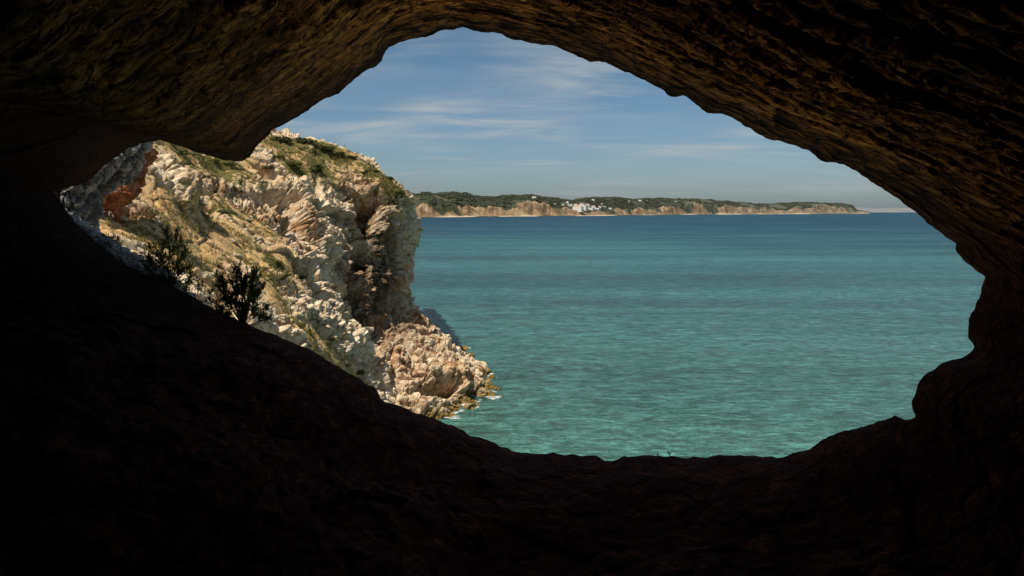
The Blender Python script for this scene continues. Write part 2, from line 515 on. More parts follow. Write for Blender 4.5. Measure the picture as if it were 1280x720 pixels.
# amount of broken rock: high on the cliff, low on the soil slope
rough = np.clip(1.0 - .84 * sstep(.1, .8, soil), .15, 1)
slopeup = np.clip(NRM[..., 2], -1, 1)
P3 = G
warp = np.stack([fbm(P3 * .16, 2, 5), fbm(P3 * .16, 2, 6), fbm(P3 * .16, 2, 8)], -1)
Pw = P3 + warp * .55
D = 1.5 * fbm(P3 / 11., 2, 1)
D += .45 * fbm(P3 / 4.2, 2, 2) * rough
D += 1.8 * facet(Pw / np.array([4.8, 4.8, 3.4]), 11, .8, .05, .5) * rough
D += .72 * facet(Pw / np.array([2.0, 2.0, 1.3]), 12, .9, .07, .7) * (rough - .1)
D += .27 * facet((P3 + .2 * warp) / np.array([.95, .95, .7]), 13, 1., .10, .6) * (rough - .05)
pits = fbm(P3 / np.array([2.4, 2.4, 1.5]), 3, 21)
D -= 1.3 * sstep(.25, .60, pits) * rough
pits = fbm(P3 / 1.1, 2, 22)
D -= .32 * sstep(.25, .65, pits) * rough
# low rock shelf by the sea is pitted finer
D += .06 * fbm(P3 / .7, 2, 24)
# sheer side wall: vertical fluting
flute = blob(500, 340, 13, (1, 1, 1.6))
Pf = P3 * np.array([1 / 1.3, 1 / 1.3, 1 / 14.])
D += flute * (1.0 * ridged(Pf, 3, 31) - .4)
# sculpted hollows and brows: (px, py, radius, stretch, depth in m)
for (px, py, r, st, dep) in [
    (362, 262, 2.6, (1, 1, 1.7), -3.4), (352, 247, 2.2, (1.6, 1.4, .6), -2.0), (362, 232, 3.0, (1, 1, .6), 1.3), (366, 285, 1.4, (1, 1, 1.), -1.6),
    (466, 262, 2.3, (1, 1, 2.0), -3.6), (472, 300, 1.6, (1, 1, 2.6), -2.4), (462, 236, 2.0, (1, 1, .7), 1.0), (455, 322, 1.3, (1, 1, 2.), -1.6),
    (335, 212, 1.9, (1, 1, .9), -2.2), (388, 322, 1.3, (1, 1, 1.1), -1.9), (256, 255, 2.0, (1, 1, .5), -1.6), (285, 240, 1.8, (1, 1, .6), -1.5),
    (322, 255, 1.6, (1.2, 1, .5), -1.4), (225, 236, 2.4, (1, 1, .9), 1.4), (262, 232, 2.0, (1, 1, .9), 1.2), (300, 225, 2.0, (1, 1, .8), 1.0),
    (542, 489, 2.4, (1.8, 1.2, .42), -2.9), (560, 487, 1.6, (1.5, 1, .42), -2.0), (588, 484, 1.3, (1, 1, .9), -1.4), (560, 470, 4.0, (1, 1, .7), 1.2),
    (455, 400, 2.2, (1, 1, 1.7), -2.8), (478, 405, 1.4, (.7, 1, 2.), -2.0), (372, 375, 1.1, (1, 1, .8), -1.3), (498, 300, 1.2, (.6, 1, 3.), -1.8),
    (490, 375, 1.0, (.6, 1, 3.), -1.6), (470, 385, 3.0, (.7, 1, 1.5), 1.0), (520, 395, 2.2, (1, 1, 1.2), 1.0), (600, 462, 2.0, (1, 1, .8), 1.2)]:
    if dep < 0:                                  # hollows are real voids with steep sides
        g_ = -np.log(np.maximum(blob(px, py, r * 1.15, st), 1e-30))
        D += dep * 2.2 * np.exp(-(g_ ** 2)) * (1 + .25 * fbm(P3 / 1.2, 2, 27))
    else:
        D += dep * 1.5 * blob(px, py, r * 1.1, st)
cand_ = np.argwhere((rough > .8) & (U[:, None] > 1) & (U[:, None] < 7.8) & (Vv[None, :] > 2.4) & (Vv[None, :] < 8.8) & (NRM[..., 2] < .75))
for kq in range(38):
    ij = cand_[rng.integers(len(cand_))]
    r = rng.uniform(.55, 1.25)
    sl_ = (slice(max(0, ij[0] - 50), ij[0] + 50), slice(max(0, ij[1] - 50), ij[1] + 50))
    g_ = (((G[sl_] - G[ij[0], ij[1]]) / (r * np.array([1.1, 1.1, rng.uniform(.6, 1.2)]))) ** 2).sum(-1)
    D[sl_] -= rng.uniform(1.4, 2.4) * r * np.exp(-np.minimum(g_, 6) ** 2)
for (px, py, r, st, dep) in [(492, 335, 8., (1, 1.2, 1.1), -2.6), (455, 390, 5.5, (1, 1, .9), -2.6), (488, 268, 4., (1, 1.3, .5), .6), (440, 335, 4., (1, 1, .6), 1.2), (545, 507, 3.2, (1.3, 1, .7), 1.3), (525, 512, 3., (1, 1, .7), 1.0)]:
    D += dep * blob(px, py, r, st)
# crest edges stay close to the drawn skyline
crest = np.exp(-((Vv[None, :] - 2.0) / .25) ** 2)
D *= 1 - .45 * crest
D *= 1 - .55 * np.exp(-((U[:, None] - 8.1) / .75) ** 2) * (1 - sstep(6.0, 7.2, Vv))[None, :]
HG = G + NRM * D[..., None]
HG[..., 2] += .0
wetm = 1 - sstep(.25, 2.0, HG[..., 2] + .6 * fbm(P3 / 2.2, 2, 41))
mask = np.stack([np.clip(soil * 1.05 * sstep(.05, .5, slopeup + .25), 0, 1), np.clip(iron + .2 * flute, 0, 1), np.clip(wetm, 0, 1), np.ones_like(soil)], -1)
green = np.zeros(G.shape[:2])
for a in [(375, 180, 8), (350, 180, 6), (410, 187, 7), (395, 212, 5), (365, 207, 4), (228, 194, 5), (265, 203, 6), (290, 208, 4), (345, 332, 3), (440, 197, 5), (470, 213, 5), (492, 232, 4),
          (245, 258, 2.5), (285, 266, 2.5), (445, 465, 2.5), (385, 415, 2)]:
    green = np.maximum(green, blob(*a))
hl_me = mesh_from('headland', HG, grid_faces(len(U), len(Vv)), M_ROCK, False, {'mask': ('FLOAT_COLOR', mask.reshape(-1, 4)), 'green': ('FLOAT', green), 'stain_shade': ('FLOAT', np.maximum(blob(492, 345, 8, (1, 1, 1.4)), blob(455, 385, 6.5)))})  # last mask: streaks and painted shade of the seaward wall
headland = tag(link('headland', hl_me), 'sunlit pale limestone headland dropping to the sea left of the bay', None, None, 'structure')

# surface sampler for things that stand on the headland
sub = HG[::2, ::2]
bvh = BVHTree.FromPolygons([Vector(v) for v in sub.reshape(-1, 3)], grid_faces(sub.shape[0], sub.shape[1]).tolist())


def on_headland(px, py):
    p = at(px, py, 50.0)
    d = Vector(p - CAM).normalized()
    hit = bvh.ray_cast(Vector(CAM), d)
    return hit[0], hit[1]


# ------------------------------------------------------------------ cave shell
RIM = [  # photo pixels of the mouth's edge, clockwise from the left corner, with distance
    (67, 239, 15.6), (88, 233, 15.2), (110, 227, 14.8), (132, 205, 14.2), (160, 186, 13.6), (180, 179, 13.2), (200, 174, 12.8), (220, 179, 12.4), (240, 187, 12),
    (260, 194, 11.7), (280, 200, 11.5), (300, 201, 11.3), (311, 197, 11.2), (320, 185, 11.2), (330, 174, 11.2), (340, 164, 11.3), (367, 148, 11.4), (400, 128, 11.5), (430, 112, 11.6), (445, 97, 11.6), (475, 79, 11.6),
    (486, 57, 11.6), (514, 50, 11.5), (539, 44, 11.4), (554, 38, 11.3), (578, 34, 11.2), (595, 39, 11.1), (620, 41, 11), (639, 48, 10.9), (661, 53, 10.8),
    (692, 58, 10.7), (714, 66, 10.6), (739, 76, 10.5), (757, 77, 10.4), (776, 88, 10.3), (805, 99, 10.2), (839, 119, 10), (855, 120, 10), (883, 141, 9.9), (896, 141, 9.8),
    (921, 151, 9.7), (955, 172, 9.6), (1011, 187, 9.4), (1030, 201, 9.3), (1055, 205, 9.2), (1074, 218, 9.2), (1092, 227, 9.1), (1139, 260, 9), (1167, 285, 9), (1195, 304, 9),
    (1198, 316, 9), (1208, 330, 9), (1231, 345, 9), (1227, 360, 9), (1220, 386, 9), (1210, 399, 9), (1209, 419, 9), (1219, 434, 9), (1203, 449, 9), (1180, 453, 9), (1159, 467, 9),
    (1147, 484, 9), (1139, 504, 9), (1144, 522, 9), (1134, 525, 9.2), (1119, 520, 9.4), (1107, 523, 9.6), (1079, 534, 9.8), (1043, 543, 10), (1012, 562, 10.2), (970, 574, 10.4),
    (960, 571, 10.5), (930, 569, 10.6), (902, 568, 10.7), (877, 572, 10.8), (847, 572, 10.9), (805, 569, 11), (780, 570, 11), (765, 575, 11.1), (756, 575, 11.1), (750, 571, 11.1), (707, 568, 11.2),
    (640, 564, 11.4), (620, 555, 11.5), (585, 544, 11.6), (563, 531, 11.7), (531, 520, 11.8), (480, 501, 12), (464, 482, 12.1), (441, 469, 12.2), (409, 451, 12.4), (393, 440, 12.5),
    (355, 423, 12.7), (320, 410, 12.9), (290, 396, 13.1), (264, 383, 13.3), (240, 371, 13.5), (215, 357, 13.7), (190, 347, 13.9), (150, 327, 14.3), (118, 302, 14.7), (95, 278, 15), (78, 258, 15.4)]
RIM = np.array(RIM, float)
N_FLOOR0 = 63                                   # first rim index that belongs to the floor
seg = np.linalg.norm(np.diff(np.vstack([RIM, RIM[:1]])[:, :2], axis=0), axis=1)
cum = np.concatenate([[0], np.cumsum(seg)])
NM = 1500
tt = np.linspace(0, cum[-1], NM, endpoint=False)
rimc = np.vstack([RIM, RIM[:1]])
rp = np.stack([np.interp(tt, cum, rimc[:, k]) for k in range(3)], -1)
for _ in range(2):                              # round the polyline's corners a little
    rp = (np.roll(rp, 1, 0) + 2 * rp + np.roll(rp, -1, 0)) / 4
rimtheta = tt / cum[-1]
t_floor0 = cum[N_FLOOR0] / cum[-1]
cen = np.array([620., 315.])

# rings: (scale about the mouth's centre at its own distance, distance step)
INNER = [(1.0, 0.0), (1.015, -.16), (1.05, -.42), (1.12, -.85), (1.25, -1.5), (1.42, -2.25), (1.65, -3.1), (1.95, -4.0), (2.4, -4.9), (2.9, -5.6)]
OUTER = [(1.012, .22), (1.05, .45), (1.15, .65), (1.45, .7), (2.1, .5), (4.2, -.3), (7.5, -.8), (13., -1.2)]
kin = np.array(INNER)
NI = 330
sI = dens(NI, [(0, 2.2), (3, 1.8), (7, 1.0), (9, .5)])
kk = catmull(kin, sI)
rings = []


# the roof comes down towards the back of the grotto, so that it faces the mouth; the floor runs level
ROOFY = np.interp(kk[:, 0], [1, 1.015, 1.05, 1.12, 1.25, 1.42, 1.65, 1.95, 2.4, 2.9, 3.2], [1, .984, .94, .86, .71, .56, .425, .315, .225, .165, .14])
wk = np.exp(-(np.arange(-60, 61) / 22.) ** 2)
wk /= wk.sum()
rps = np.stack([np.convolve(np.concatenate([rp[-60:, k_], rp[:, k_], rp[:60, k_]]), wk, 'valid') for k_ in range(3)], -1)
wroof = np.clip((cen[1] + 40 - rps[:, 1]) / 160., 0, 1)
wroof = wroof * wroof * (3 - 2 * wroof)


def ring(k, dY, ratio=None):
    sm_ = min(1., max(0., (k - 1.01) / .12))
    rq = rp * (1 - sm_) + rps * sm_              # the rim's small corners fade out away from it
    q = cen + (rq[:, :2] - cen) * k
    if k > 2.1 and ratio is None:                # the rock above the mouth is only a few metres thick
        q[:, 1] = np.where(q[:, 1] < cen[1], np.maximum(q[:, 1], cen[1] + (rp[:, 1] - cen[1]) * 2.3), q[:, 1])
    Y = np.maximum(rq[:, 2] + dY, 2.5)
    if ratio is not None: Y = Y * (1 - wroof) + rq[:, 2] * ratio * wroof
    return at(q[:, 0], q[:, 1], Y)


for k, dY in OUTER[::-1]: rings.append(ring(k, dY))
n_out = len(rings)
for (k, dY), ra in zip(kk, ROOFY): rings.append(ring(k, dY, ra))
last = rings[-1]
lc = last.mean(0)
for s_, y in ((1.02, 1.5), (1.0, -1.5), (.9, -4.5), (.6, -7.5), (.25, -9.), (.02, -9.3)):
    q = lc + (last - lc) * s_
    q[:, 1] = y + (last[:, 1] - lc[1]) * s_ * .3
    rings.append(q)
C = np.stack(rings, 1)                          # (theta, ring, 3)
NR = C.shape[1]
CN = grid_normals(C, True)
# surface coordinates: along the rim and across it (metres)
acr = np.concatenate([np.zeros((NM, 1)), np.cumsum(np.linalg.norm(np.diff(C, axis=1), axis=-1), 1)], 1)
acr = acr - acr[:, n_out:n_out + 1]
alongl = np.linalg.norm(np.roll(C[:, n_out], -1, 0) - C[:, n_out], axis=-1)
al = np.concatenate([[0], np.cumsum(alongl)[:-1]])[:, None] + 0 * acr
al = al + .9 * acr                              # beds run slightly askew to the rim
kfull = np.concatenate([[o[0] for o in OUTER[::-1]], kk[:, 0], np.full(6, 3.)])
ringpos = np.arange(NR) - n_out
isfloor = (rimtheta >= t_floor0)
is_out = ringpos < 0
leftness = sstep(-.8, -4.0, C[:, :, 0]) if False else sstep(0, 1, np.clip((-C[:, :, 0] - .8) / 3.0, 0, 1))
ST = np.stack([al, acr, 0 * al], -1)
def bedding(deg):
    t = math.radians(deg)
    u = C[..., 0] * math.cos(t) + (C[..., 2] - H) * math.sin(t)
    n = -C[..., 0] * math.sin(t) + (C[..., 2] - H) * math.cos(t)
    return np.stack([u + .5 * C[..., 1], C[..., 1], n], -1)


wob = np.stack([.30 * fbm(C / .9, 3, 61), .35 * fbm(C / .7, 3, 62), .2 * fbm(C / .9, 2, 60)], -1)
BR, BL = bedding(-20), bedding(38)
LW = leftness[..., None]
BED = BR * (1 - LW) + BL * LW


def flakes(B):
    a1 = facet(B / np.array([.80, .75, .40]) + wob, 63, .9, .05, .6, -1.6)
    a2 = facet(B / np.array([.34, .36, .18]) + wob * 1.6, 64, 1.0, .07, .7, -1.6)
    a3 = facet(B / np.array([.15, .17, .085]) + wob * 2.4, 69, 1.1, .10, .7, -1.2)
    return .10 * a1 + .066 * a2 + .036 * a3, .35 * a1 + .55 * a2 + .45 * a3


fR, fL = flakes(BR), flakes(BL)
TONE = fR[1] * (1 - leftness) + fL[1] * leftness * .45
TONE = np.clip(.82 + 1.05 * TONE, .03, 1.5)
flake = fR[0] * (1 - leftness) + fL[0] * leftness * .5
fac = worley(C / np.array([1.9, 1.9, 1.5]) + warp[0, 0] * 0, 65)
big = .13 * fbm(C / 3.2, 3, 66) + .04 * fbm(C / .9, 2, 67)
facets = .12 * facet(C / np.array([1.9, 1.9, 1.5]) + .2 * fbm(C / 1.2, 2, 59)[..., None], 58, 1.2, .05, .4)
roofD = big + flake * (1 - .72 * leftness) + facets * (.2 + .8 * leftness) + .03 * fbm(C / .28, 3, 68)
RELIEF = .42
roofD = (roofD - roofD.mean()) * RELIEF + .05
floorD = .30 * fbm(C / 2.4, 3, 71) + .06 * facet(C / np.array([.9, .9, .6]) + .4 * fbm(C / .8, 2, 72)[..., None], 74, 1.0, .1, .4) + .03 * facet(C / .33, 76, 1.2, .12, .5) + .04 * fbm(C / .16, 2, 73)
thf = isfloor[:, None].astype(float)
Dc = roofD * (1 - thf) + floorD * thf
# keep the drawn outline: displacement dies out at the rim
room = np.clip((np.abs(kfull - 1.0)) * 2.6, 0, 1)[None, :]
amp = np.minimum(1, .02 + room * (.8 + .2 * thf))
Dc = Dc * np.where(np.arange(NR)[None, :] < n_out, .6, 1) * amp
edge = .035 * fbm(C / .22, 3, 75) * np.exp(-(ringpos / 18.) ** 2)[None, :]
# blend across the two seams
Dc = Dc + edge
for _ in range(2):
    pass
if (CN[200, n_out + 60] * (np.array([0, 5., 30.]) - C[200, n_out + 60])).sum() < 0: CN = -CN
CG = C + CN * Dc[..., None]
CG[:, -1] = CG[:, -1].mean(0)
allF = grid_faces(NM, NR, True)
col_of = allF[:, 0] // NR
ff = isfloor[col_of]
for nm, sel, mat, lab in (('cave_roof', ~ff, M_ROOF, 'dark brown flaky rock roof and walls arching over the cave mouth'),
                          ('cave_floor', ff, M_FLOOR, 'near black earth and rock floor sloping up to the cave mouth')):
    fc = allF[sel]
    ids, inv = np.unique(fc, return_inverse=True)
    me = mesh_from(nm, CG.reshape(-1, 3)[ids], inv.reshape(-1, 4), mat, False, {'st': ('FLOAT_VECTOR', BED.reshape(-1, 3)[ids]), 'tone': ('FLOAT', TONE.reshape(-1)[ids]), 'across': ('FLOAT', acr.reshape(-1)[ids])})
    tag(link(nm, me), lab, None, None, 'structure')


# ------------------------------------------------------------------ added unseen limestone slope outside the mouth, bounces sun onto the roof
tx = np.linspace(-15, 24, 260)
ty = np.linspace(11.6, 58, 300)
TX, TY = np.meshgrid(tx, ty, indexing='ij')
TZ = H - 1.7 - .318 * TY - .035 * np.maximum(TY - 15, 0) - .02 * np.maximum(TX - 4, 0) ** 1.5
TZ = TZ - 25 * sstep(44, 58, TY) - 22 * sstep(18, 24, TX)
TP = np.stack([TX, TY, TZ], -1)
TZ = TZ + .6 * fbm(TP / 5., 3, 142) + .9 * facet(TP / 2.6, 141, .8, .08, .5) + .35 * facet(TP / .9, 143, .9, .1, .6)
TP[..., 2] = np.minimum(TZ, H - .9 - .312 * TY)
tag(link('bounce_slope', mesh_from('bounce_slope', TP, grid_faces(260, 300), M_BOUNCE)),
    'unseen pale limestone slope added below the cave mouth to bounce sunlight onto the roof', None, None, 'structure')


# ------------------------------------------------------------------ free-standing rocks
def rock_mesh(name, rows, mat, amp=.2, size=1., nu=120, nv=90, seed=0):
    """closed rock from stacked sections: (py, px left, px right, Y, half depth)"""
    R = np.array(rows, float)
    tv = np.linspace(0, len(R) - 1, nv)
    R = catmull(R, tv)
    th = np.linspace(0, 2 * math.pi, nu, endpoint=False)
    cxp = (R[:, 1] + R[:, 2]) / 2
    hw = np.abs(R[:, 2] - R[:, 1]) / 2
    Cc = at(cxp, R[:, 0], R[:, 3])
    wm = hw / F * R[:, 3]
    Gr = np.zeros((nu, nv, 3))
    ct, sn = np.cos(th), np.sin(th)
    ct = np.sign(ct) * np.abs(ct) ** .8; sn = np.sign(sn) * np.abs(sn) ** .8
    Gr[..., 0] = Cc[None, :, 0] + ct[:, None] * wm[None]
    Gr[..., 1] = Cc[None, :, 1] + sn[:, None] * R[None, :, 4]
    Gr[..., 2] = Cc[None, :, 2]
    n = grid_normals(Gr, True)
    if (n[0, nv // 2, 0]) < 0: n = -n
    Dd = rock_disp(Gr, amp, size, seed)
    Gr = Gr + n * Dd[..., None]
    org = Gr.reshape(-1, 3).mean(0); org[2] = Gr[..., 2].min()
    V = np.vstack([(Gr - org).reshape(-1, 3), (Gr[:, 0].mean(0) - org)[None], (Gr[:, -1].mean(0) - org)[None]])
    Fq = grid_faces(nu, nv, True).tolist()
    a, b = nu * nv, nu * nv + 1
    for i in range(nu):
        j = (i + 1) % nu
        Fq.append([a, j * nv, i * nv]); Fq.append([b, i * nv + nv - 1, j * nv + nv - 1])
    return mesh_from(name, V, Fq, mat), org


def rock_disp(Gr, amp, size, seed):
    f1, f2, cv = worley(Gr / size + .3 * fbm(Gr / size, 2, seed)[..., None], seed + 1)
    d = amp * ((cv - .5) * 1.2 - .8 * np.exp(-((f2 - f1) / .12) ** 2)) + amp * 1.2 * fbm(Gr / size / 1.3, 3, seed + 2)
    f1, f2, cv = worley(Gr / size * 2.7, seed + 3)
    return d + amp * .4 * ((cv - .5) - .8 * np.exp(-((f2 - f1) / .14) ** 2))


def rock_thing(name, label, rows, mat, amp, size, seed, **kw):
    me, org = rock_mesh(name, rows, mat, amp, size, seed=seed, **kw)
    return tag(link(name, me, None, org), label, 'rock')


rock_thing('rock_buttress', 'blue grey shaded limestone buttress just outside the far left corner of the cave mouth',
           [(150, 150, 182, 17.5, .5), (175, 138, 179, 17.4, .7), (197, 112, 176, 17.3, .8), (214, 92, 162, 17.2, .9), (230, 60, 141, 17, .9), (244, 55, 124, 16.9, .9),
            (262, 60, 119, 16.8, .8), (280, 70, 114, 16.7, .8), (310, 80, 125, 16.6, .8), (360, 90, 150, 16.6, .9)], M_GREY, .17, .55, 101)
rock_thing('rock_overhang', 'rust red rock brow standing on one thin pillar over a dark hollow',
           [(188, 140, 190, 58, 2.6), (205, 118, 178, 58, 3.0), (222, 104, 168, 57.5, 3.0), (238, 104, 164, 57, 3.0), (250, 108, 159, 56.5, 2.6), (258, 120, 155, 56.3, 1.6),
            (264, 138, 152, 56.2, .6), (274, 141, 151, 56.2, .4), (286, 138, 153, 56.2, .5), (300, 136, 155, 56.2, .6)], M_RED, .34, 1.3, 111)

# pale ledge of rock along the left lip of the mouth
path = np.array([(70, 274, 15.9), (92, 288, 15.5), (112, 303, 15.2), (140, 322, 14.9), (172, 341, 14.6), (198, 356, 14.3), (222, 371, 14.1), (240, 384, 14.)], float)
pp = catmull(path, np.linspace(0, len(path) - 1, 220))
Pc = at(pp[:, 0], pp[:, 1], pp[:, 2])
tn = np.gradient(Pc, axis=0); tn /= np.linalg.norm(tn, axis=1, keepdims=True)
s1 = np.cross(tn, [0, 0, 1.]); s1 /= np.linalg.norm(s1, axis=1, keepdims=True)
s2 = np.cross(s1, tn)
th = np.linspace(0, 2 * math.pi, 80, endpoint=False)
rad = (.30 * np.sin(np.linspace(.35, math.pi - .15, 220)) ** .35)[None, :, None]
LG = Pc[None] + rad * (np.cos(th)[:, None, None] * s1[None] * 1.1 + np.sin(th)[:, None, None] * s2[None])
ln = grid_normals(LG, True)
if ((LG - Pc[None]) * ln).sum() < 0: ln = -ln
LG = LG + ln * rock_disp(LG, .07, .32, 121)[..., None]
org = LG.reshape(-1, 3).mean(0); org[2] = LG[..., 2].min()
V = np.vstack([(LG - org).reshape(-1, 3), (LG[:, 0].mean(0) - org)[None], (LG[:, -1].mean(0) - org)[None]])
Fq = grid_faces(80, 220, True).tolist()
for i in range(80):
    j = (i + 1) % 80
    Fq.append([17600, j * 220, i * 220]); Fq.append([17601, i * 220 + 219, j * 220 + 219])
tag(link('rock_ledge', mesh_from('rock_ledge', V, Fq, M_SLAB), None, org), 'grey limestone ledge slanting along the left lip of the cave floor', 'rock')


def boulder_mesh(seed, mat):
    n, k = 56, 36
    th = np.linspace(0, 2 * math.pi, n, endpoint=False)
    ph = np.linspace(.02, math.pi - .02, k)
    S = np.stack([np.cos(th)[:, None] * np.sin(ph)[None], np.sin(th)[:, None] * np.sin(ph)[None], np.cos(ph)[None] + 0 * th[:, None]], -1)
    S = np.sign(S) * np.abs(S) ** .75
    S = S * np.array([1.25, 1., .8])
    S = S + S * rock_disp(S + seed * 3.1, .20, .8, 200 + seed)[..., None]
    V = np.vstack([S.reshape(-1, 3), S[:, 0].mean(0)[None], S[:, -1].mean(0)[None]])
    Fq = grid_faces(n, k, True).tolist()
    a, b = n * k, n * k + 1
    for i in range(n):
        j = (i + 1) % n
        Fq.append([a, i * k, j * k]); Fq.append([b, j * k + k - 1, i * k + k - 1])
    return mesh_from('boulder', V, Fq, mat)


BM = [boulder_mesh(i, M_WHITE) for i in range(4)]
for i, (px, py, r, lab) in enumerate([
    (388, 392, 11, 'white angular boulder perched above the lower grassy slope of the headland'),
    (402, 400, 9, 'pale rounded boulder right of the white angular one on the lower slope'),
    (418, 436, 10, 'white boulder lowest but two on the strip beside the dark cave floor'),
    (436, 447, 11, 'bright white slab boulder at the foot of the grassy strip'),
    (428, 430, 7, 'small white boulder just above the bright white slab'),
    (330, 392, 10, 'pale boulder right beside the dense dark shrub on the lip'),
    (352, 398, 9, 'flat pale boulder to the right of the dense shrub, over the grass strip'),
    (258, 345, 8, 'white flat stone between the two dark shrubs'),
    (172, 308, 8, 'white stone left of the open feathery shrub'),
    (291, 302, 6, 'pinkish stone on the middle of the brown slope'),
    (252, 290, 4, 'small round white stone alone on the brown slope'),
    (296, 322, 7, 'pale stone low on the brown slope above the dense shrub'),
    (320, 300, 6, 'pale stone left of the dark notch in the cliff'),
    (545, 462, 8, 'smooth pale grey boulder on the brown rock shelf by the sea'),
    (532, 428, 9, 'rounded pale boulder at the top of the brown rock shelf'),
    (596, 458, 9, 'rounded boulder at the seaward corner of the rock shelf'),
    (200, 283, 5, 'small pale stone on the ochre ground right of the red overhang')]):
    hit, nr = on_headland(px, py)
    if hit is None: continue
    o = link('boulder', BM[i % 4])
    s = r / F * hit.y
    o.scale = (s * random.uniform(.9, 1.2), s * random.uniform(.9, 1.1), s * random.uniform(.75, 1.0))
    o.rotation_euler = (random.uniform(-.25, .25), random.uniform(-.25, .25), random.uniform(0, 6.28))
    o.location = hit + Vector((0, 0, s * .05))
    tag(o, lab, 'boulder', 'loose boulders on the headland')


# ------------------------------------------------------------------ bushes on the headland
def bush_mesh(seed, mat, flat=.6, n=900):
    r = np.random.default_rng(seed)
    cl = r.normal(0, 1, (14, 3)); cl /= np.linalg.norm(cl, axis=1, keepdims=True)
    cl *= r.uniform(.25, .75, (14, 1)); cl[:, 2] = np.abs(cl[:, 2])
    k = r.integers(0, 14, n)
    d = r.normal(0, 1, (n, 3)); d /= np.linalg.norm(d, axis=1, keepdims=True)
    c = cl[k] + d * r.uniform(.15, .42, (n, 1))
    c[:, 2] = np.abs(c[:, 2]) * flat
    a = r.normal(0, 1, (n, 3)); a /= np.linalg.norm(a, axis=1, keepdims=True)
    b = np.cross(a, d + .01); b /= np.linalg.norm(b, axis=1, keepdims=True)
    L = r.uniform(.06, .13, (n, 1))
    V = np.stack([c - a * L, c + b * L * .55, c + a * L, c - b * L * .55], 1).reshape(-1, 3)
    return mesh_from('bush', V, np.arange(4 * n).reshape(n, 4), mat)


BUSH = {'d': [bush_mesh(i, M_LEAFD) for i in (1, 2, 3)], 'g': [bush_mesh(i, M_LEAFG) for i in (4, 5, 6)],
        'y': [bush_mesh(i, M_LEAFY, .45) for i in (7, 8)], 't': [bush_mesh(i, M_LEAFT, .5) for i in (9, 10)]}
bushes = [
    (375, 178, 17, 'd', 'large dark green bush spreading along the headland crest below the sky'),
    (352, 176, 13, 'd', 'dark green bush at the left end of the headland crest beside the hanging rock'),
    (400, 186, 13, 'd', 'dark bush right of the largest one on the headland crest'),
    (395, 212, 13, 'g', 'broad olive green bush on the slope below the crest'),
    (365, 205, 10, 'g', 'olive bush left of the broad one below the crest'),
    (350, 196, 8, 'g', 'small olive bush close under the hanging rock tip'),
    (228, 192, 11, 'g', 'bright green bush high on the left slope under the cave roof'),
    (215, 180, 9, 'y', 'dry yellow green bush highest on the left slope'),
    (268, 202, 10, 'g', 'green bush under the lowest bulge of the roof'),
    (285, 205, 8, 'd', 'dark bush at the right of the green one under the roof bulge'),
    (335, 210, 8, 'd', 'dark bush in the round hollow of the upper cliff'),
    (328, 228, 6, 't', 'blue green bush on the cliff left of the deep notch'),
    (250, 256, 7, 't', 'blue green low bush at the foot of the pale boulders'),
    (280, 264, 7, 't', 'round blue green bush alone on the ochre slope'),
    (230, 252, 7, 'y', 'yellowish bush left of the blue green low bush'),
    (345, 330, 11, 'g', 'rounded green bush in the middle of the lower slope'),
    (330, 335, 8, 'y', 'dry bush left of the rounded green one'),
    (378, 347, 7, 'd', 'dark small bush under the lower cliff face'),
    (268, 330, 8, 'y', 'dry yellow tuft bush above the gap between the two shrubs'),
    (190, 286, 6, 'y', 'pale green tuft bush behind the feathery shrub'),
    (372, 405, 9, 'y', 'long straw coloured bush on the grassy strip'),
    (385, 418, 8, 'g', 'pale green bush lower on the grassy strip'),
    (415, 424, 7, 'y', 'straw bush above the white boulders'),
    (448, 466, 8, 'g', 'fresh green bush lowest on the strip beside the dark floor'),
    (432, 456, 7, 'y', 'dry bush next to the bright white slab'),
    (485, 224, 7, 'd', 'dark bush on the sloping skyline left of the cliff edge'),
    (470, 214, 6, 'd', 'dark bush halfway down the sloping skyline'),
    (499, 240, 6, 'd', 'dark bush at the very edge of the cliff top'),
    (440, 197, 7, 'd', 'dark bush where the skyline starts to fall'),
    (425, 192, 8, 'd', 'dark bush on the crest above the cliff'),
    (493, 254, 6, 'g', 'green bush just under the cliff top edge'),
    (437, 288, 5, 'g', 'small green bush on the bright cliff face'),
    (402, 295, 4, 'g', 'tiny green bush left on the bright cliff face'),
    (310, 276, 6, 't', 'grey green bush left of the notch on the slope'),
    (300, 240, 5, 'd', 'dark bush in a crack between the pale boulders')]
for i, (px, py, r, k, lab) in enumerate(bushes):
    hit, nr = on_headland(px, py)
    if hit is None or hit.y > 260: continue
    o = link('bush', BUSH[k][i % len(BUSH[k])])
    s = r / F * hit.y
    o.scale = (s * random.uniform(1.3, 1.7), s * random.uniform(1.1, 1.4), s * random.uniform(.8, 1.1))
    o.rotation_euler = (0, 0, random.uniform(0, 6.28))
    o.location = hit - Vector((0, 0, s * .12))
    tag(o, lab, 'bush', 'bushes on the headland')

